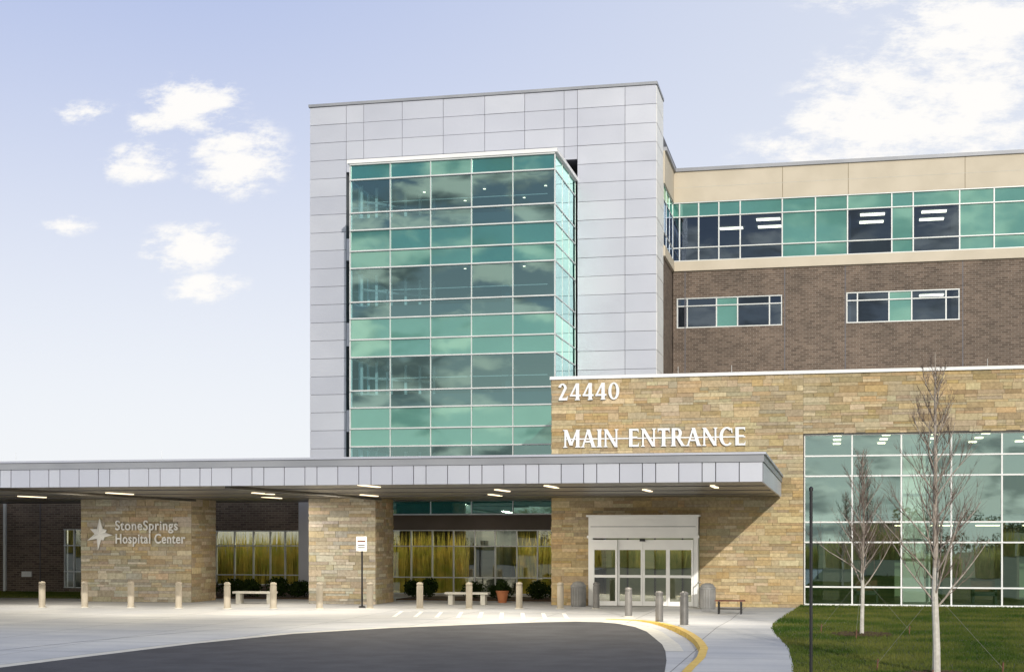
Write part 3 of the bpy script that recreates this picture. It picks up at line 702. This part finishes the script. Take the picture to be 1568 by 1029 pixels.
for (x_, y_, rx, rz) in [(-26, 57.5, .6, .42), (-25, 57.8, .6, .5), (-24, 57.4, .65, .45), (-22.9, 57.8, .6, .52), (-21.8, 57.5, .6, .45), (-20.9, 57.9, .5, .5), (-17.0, 58.0, .5, .45), (-16.2, 57.6, .6, .5), (-14.4, 58.0, .55, .45), (-13.2, 57.7, .6, .38), (-11.7, 57.8, .6, .5), (-10.9, 57.5, .45, .42)]:
    sh = MB(); sh.tube([(x_, y_, 0), (x_, y_, rz)], [.03, .015], 'twig', 5)
    for k in range(5): clump(sh, x_ + R.uniform(-.3, .3) * rx, y_ + R.uniform(-.2, .2), rz * R.uniform(.8, 1.1), rx * .65, rx * .6, rz * .75, 260, .055, 'shrub', R)
    sh.obj('shrub')
rd = MB()
def reeds(x0, x1, y0, y1, n, wd, h0, h1):
    for _ in range(n):
        x_, y_ = R.uniform(x0, x1), R.uniform(y0, y1); h = R.uniform(h0, h1); tx = R.uniform(-.25, .25)
        rd.poly([(x_ - wd, y_, .02), (x_ + wd, y_, .02), (x_ + wd + tx * .4, y_, h * .6), (x_ + tx, y_ + R.uniform(-.2, .2), h), (x_ - wd + tx * .4, y_, h * .6)], 'reed')
for (x0, x1, y0, y1) in ((-28, -22.9, 61.1, 61.9), (-19.6, -15.6, 61.1, 61.9), (-13.2, -10.8, 61.1, 61.9)):
    reeds(x0, x1, y0, y1, int((x1 - x0) * 230), .018, 1.5, 3.0)
for k in range(26):
    reeds(-75 + k * 3.6, -75 + k * 3.6 + R.uniform(2.2, 3.8), -14, -9.5, 260, .05, 1.2, 2.9 - (k % 3) * .4)
rd.obj('ornamental_grass')

# ------------------------------------------------------------------ young bare trees
def young_tree(X, Y, z0, Ht, clear, spread, seed, trunk=.05):
    r = random.Random(seed); t = MB()
    n = 12; tp = []; wx, wy_ = 0, 0
    for i in range(n + 1):
        tp.append(Vector((X + wx, Y + wy_, z0 + Ht * i / n))); wx += r.uniform(-.02, .02); wy_ += r.uniform(-.02, .02)
    rad = [trunk * (1 - i / n) ** .8 + .005 for i in range(n + 1)]
    t.tube(tp[:5], rad[:5], 'wrap', 9, cap=False); t.tube(tp[4:], rad[4:], 'bark', 8)
    def at(z):
        f = max(0, min(n - .001, z / Ht * n)); i = int(f); return tp[i].lerp(tp[i + 1], f - i)
    def branch(p, d, L, r0, lvl):
        pts_ = [p]; rr = [r0]; cur = d.copy(); q = p.copy(); segs = 6 if lvl == 0 else 4
        for i in range(segs):
            cur = (cur + Vector((r.uniform(-.16, .16), r.uniform(-.16, .16), r.uniform(.0, .16)))).normalized()
            q = q + cur * (L / segs); pts_.append(q.copy()); rr.append(r0 * (1 - (i + 1) / segs * .75))
        t.tube(pts_, rr, 'bark' if lvl == 0 else 'twig', 5 if lvl == 0 else 3)
        if lvl < 2:
            for k in range((8, 5)[lvl]):
                i = r.randint(1, segs - 1); dd = cur + Vector((r.uniform(-1, 1), r.uniform(-1, 1), r.uniform(-.1, .7))) * .75
                branch(pts_[i], dd.normalized(), L * r.uniform(.35, .6), max(.0035, rr[i] * .6), lvl + 1)
    nb = 34
    for i in range(nb):
        f = i / nb; z = clear + (Ht * .93 - clear) * f; az = i * 2.4 + r.uniform(-.3, .3)
        L = spread * (1.9 - 1.35 * f) * r.uniform(.7, 1.1); up = 1.1 + 1.0 * f
        branch(at(z), Vector((math.cos(az), math.sin(az), up * r.uniform(.7, 1.1))).normalized(), L, .016 * (1 - f * .5) + .004, 0)
    for k in range(3):
        an = k * 2.09 + .4; bx_, by_ = X + math.cos(an) * 1.3, Y + math.sin(an) * 1.3
        t.tube([at(1.5), (bx_, by_, z0 + .12)], [.0025, .0025], 'wire', 4); t.tube([(bx_, by_, z0 - .05), (bx_ + .02, by_, z0 + .22)], [.016, .014], 'wood', 5)
    t.obj('young_tree')
young_tree(.85, 38, .1, 4.75, 1.2, .78, 5, .05)
young_tree(1.94, 27.3, .1, 5.9, 1.2, .88, 9, .066)
mr = MB()
for (X, Y, rr_) in ((.85, 38, .75), (1.94, 27.3, .6)):
    pts_ = [(X + rr_ * R.uniform(.85, 1.1) * math.cos(k / 22 * 6.283), Y + rr_ * R.uniform(.85, 1.1) * math.sin(k / 22 * 6.283)) for k in range(22)]
    mr.prism(pts_, .09, .125, 'mulch')
    for _ in range(500):
        a_ = R.uniform(0, 6.28); q = rr_ * math.sqrt(R.random()); cx, cy = X + q * math.cos(a_), Y + q * math.sin(a_)
        mr.box(cx - .02, cx + .02, cy - .01, cy + .01, .12, .12 + R.uniform(.01, .04), 'mulch')
mr.obj('mulch_ring')

# ------------------------------------------------------------------ trees across the road (seen in the glass)
tr = MB(); rr = random.Random(77)
for k in range(62):
    x_ = -150 + k * 3.6 + rr.uniform(-1.2, 1.2); y_ = rr.uniform(-98, -72); h = rr.uniform(4.0, 6.5)
    m = 'gold' if rr.random() < .75 else 'tealdark'
    tr.tube([(x_, y_, 0), (x_ + .2, y_, h * .5), (x_, y_, h * .9)], [.2, .13, .04], 'twig', 6)
    for q in range(9): clump(tr, x_ + rr.uniform(-1.6, 1.6), y_ + rr.uniform(-1.2, 1.2), h * rr.uniform(.25, .92), 1.5, 1.3, 1.1, 90, .2, m, rr)
tr.obj('distant_treeline')
bk = MB()
for i in range(20):
    y0, y1 = -30 - i * 2.5, -32.5 - i * 2.5; za, zb = .0 + 2.0 * (i / 20) ** 1.3, .0 + 2.0 * ((i + 1) / 20) ** 1.3
    bk.poly([(-220, y0, za), (120, y0, za), (120, y1, zb), (-220, y1, zb)], 'field')
bk.obj('grass_bank')

# ------------------------------------------------------------------ sky and sun
sd = Vector((.34, -.86, .31)).normalized(); el = math.asin(sd.z); rot = math.atan2(sd.x, sd.y)
w = bpy.data.worlds.new('World'); scene.world = w; w.use_nodes = True; nt = w.node_tree; nt.nodes.clear()
out = N(nt, 'ShaderNodeOutputWorld'); bg = N(nt, 'ShaderNodeBackground'); nt.links.new(bg.outputs[0], out.inputs[0]); bg.inputs[1].default_value = .1
sky = N(nt, 'ShaderNodeTexSky', sky_type='NISHITA'); sky.sun_disc = False; sky.sun_elevation = el; sky.sun_rotation = rot; sky.air_density = 1; sky.dust_density = 1.5
tc = N(nt, 'ShaderNodeTexCoord'); sp = N(nt, 'ShaderNodeSeparateXYZ'); nt.links.new(tc.outputs['Generated'], sp.inputs[0])
ay = math_(nt, 'MAXIMUM', math_(nt, 'ABSOLUTE', sp.outputs[1]), .05)
A = math_(nt, 'DIVIDE', sp.outputs[0], ay); Bv = math_(nt, 'DIVIDE', sp.outputs[2], ay)
cmb = N(nt, 'ShaderNodeCombineXYZ'); nt.links.new(A, cmb.inputs[0]); nt.links.new(Bv, cmb.inputs[1])
S = 10.0
def sc(c): return tuple(v * S for v in c)
frontm = sstep(nt, sp.outputs[1], -.05, .1)
e1 = sstep(nt, sp.outputs[2], .02, .46)
grad = mixcol(nt, e1, sc((.93, .95, .99)), sc((.43, .52, .82)))
right = sstep(nt, A, -.50, .20)
grad = mixcol(nt, math_(nt, 'MULTIPLY', right, .70), grad, sc((.86, .89, .94)))
gb_ = mixcol(nt, sstep(nt, sp.outputs[2], .02, .27), sc((.88, .94, .90)), sc((.16, .26, .42)))
grad = mixcol(nt, frontm, gb_, grad)
zen = sstep(nt, sp.outputs[2], .45, .95)
grad = mixcol(nt, zen, grad, sc((.24, .34, .62)))
base = mixcol(nt, .92, sky.outputs[0], grad)
blobs = [(-.4677, .3231, .045, .022, 1), (-.4284, .2793, .042, .028, 1), (-.5075, .2813, .034, .016, .9), (-.500, .312, .02, .012, .8), (-.556, .3229, .03, .010, .6), (-.4703, .2165, .040, .018, 1), (-.4545, .1846, .036, .011, .9),
         (-.567, .2372, .026, .009, .65), (.031, .278, .062, .052, 1), (.0901, .2872, .048, .055, .9), (.0984, .3344, .07, .03, 1), (.02, .37, .05, .02, .5), (-.02, .262, .05, .02, .6)]
dens = None
for (ca, cb_, ra, rb, s_) in blobs:
    v1 = N(nt, 'ShaderNodeVectorMath', operation='SUBTRACT'); nt.links.new(cmb.outputs[0], v1.inputs[0]); v1.inputs[1].default_value = (ca, cb_, 0)
    v2 = N(nt, 'ShaderNodeVectorMath', operation='DIVIDE'); nt.links.new(v1.outputs[0], v2.inputs[0]); v2.inputs[1].default_value = (ra * 1.25, rb * 1.35, 1)
    v3 = N(nt, 'ShaderNodeVectorMath', operation='LENGTH'); nt.links.new(v2.outputs[0], v3.inputs[0])
    d_ = math_(nt, 'MULTIPLY', math_(nt, 'SUBTRACT', 1, v3.outputs['Value'], clamp=True), s_)
    dens = d_ if dens is None else math_(nt, 'MAXIMUM', dens, d_)
mp_ = N(nt, 'ShaderNodeMapping'); mp_.inputs['Scale'].default_value = (1, 2.2, 1); mp_.inputs['Rotation'].default_value = (0, 0, .35); nt.links.new(cmb.outputs[0], mp_.inputs[0])
nz = noise(nt, mp_.outputs[0], 30, 7, .68)
dd = math_(nt, 'ADD', math_(nt, 'MULTIPLY', dens, 1.15), math_(nt, 'MULTIPLY', math_(nt, 'SUBTRACT', nz, .5), 3.1))
edge = sstep(nt, dens, 0, .38)
mask = math_(nt, 'MULTIPLY', sstep(nt, dd, .06, .90), edge)
mask = math_(nt, 'MULTIPLY', mask, frontm)
mb_ = N(nt, 'ShaderNodeMapping'); mb_.inputs['Scale'].default_value = (1, 1, 2.6); mb_.inputs['Location'].default_value = (.3, 0, .15); nt.links.new(tc.outputs['Generated'], mb_.inputs[0])
nb_ = noise(nt, mb_.outputs[0], 9, 6, .6)
backm = math_(nt, 'MULTIPLY', sstep(nt, nb_, .46, .55), math_(nt, 'SUBTRACT', 1, frontm))
ccol = mixcol(nt, sstep(nt, noise(nt, mb_.outputs[0], 14, 4), .42, .58), sc((.20, .23, .24)), sc((1.45, 1.4, 1.2)))
fin = mixcol(nt, math_(nt, 'MULTIPLY', backm, .85), base, ccol)
dp = N(nt, 'ShaderNodeVectorMath', operation='DOT_PRODUCT'); nt.links.new(tc.outputs['Generated'], dp.inputs[0]); dp.inputs[1].default_value = tuple(sd)
gl_ = math_(nt, 'POWER', math_(nt, 'MAXIMUM', dp.outputs['Value'], 0), 5)
fin = mixcol(nt, 1.0, fin, mixcol(nt, gl_, (0, 0, 0), sc((.34, .31, .25))), 'ADD')
fin = mixcol(nt, math_(nt, 'MULTIPLY', mask, .95), fin, sc((1.02, 1.0, .97)))
nt.links.new(fin, bg.inputs[0])
sun = bpy.data.lights.new('sun', 'SUN'); sun.energy = 2.9; sun.angle = math.radians(.5); sun.color = (1, .94, .84)
so = bpy.data.objects.new('sun', sun); scene.collection.objects.link(so); so.rotation_euler = (-sd).to_track_quat('-Z', 'Y').to_euler(); so.location = (30, -20, 40)

# ------------------------------------------------------------------ camera
cam = bpy.data.cameras.new('camera'); co = bpy.data.objects.new('camera', cam); scene.collection.objects.link(co)
co.location = (0, 0, H); co.rotation_euler = (math.pi / 2, 0, math.atan(.22)); cam.lens = 50.5; cam.sensor_width = 36; cam.shift_y = .1948
cam.clip_end = 4000; scene.camera = co
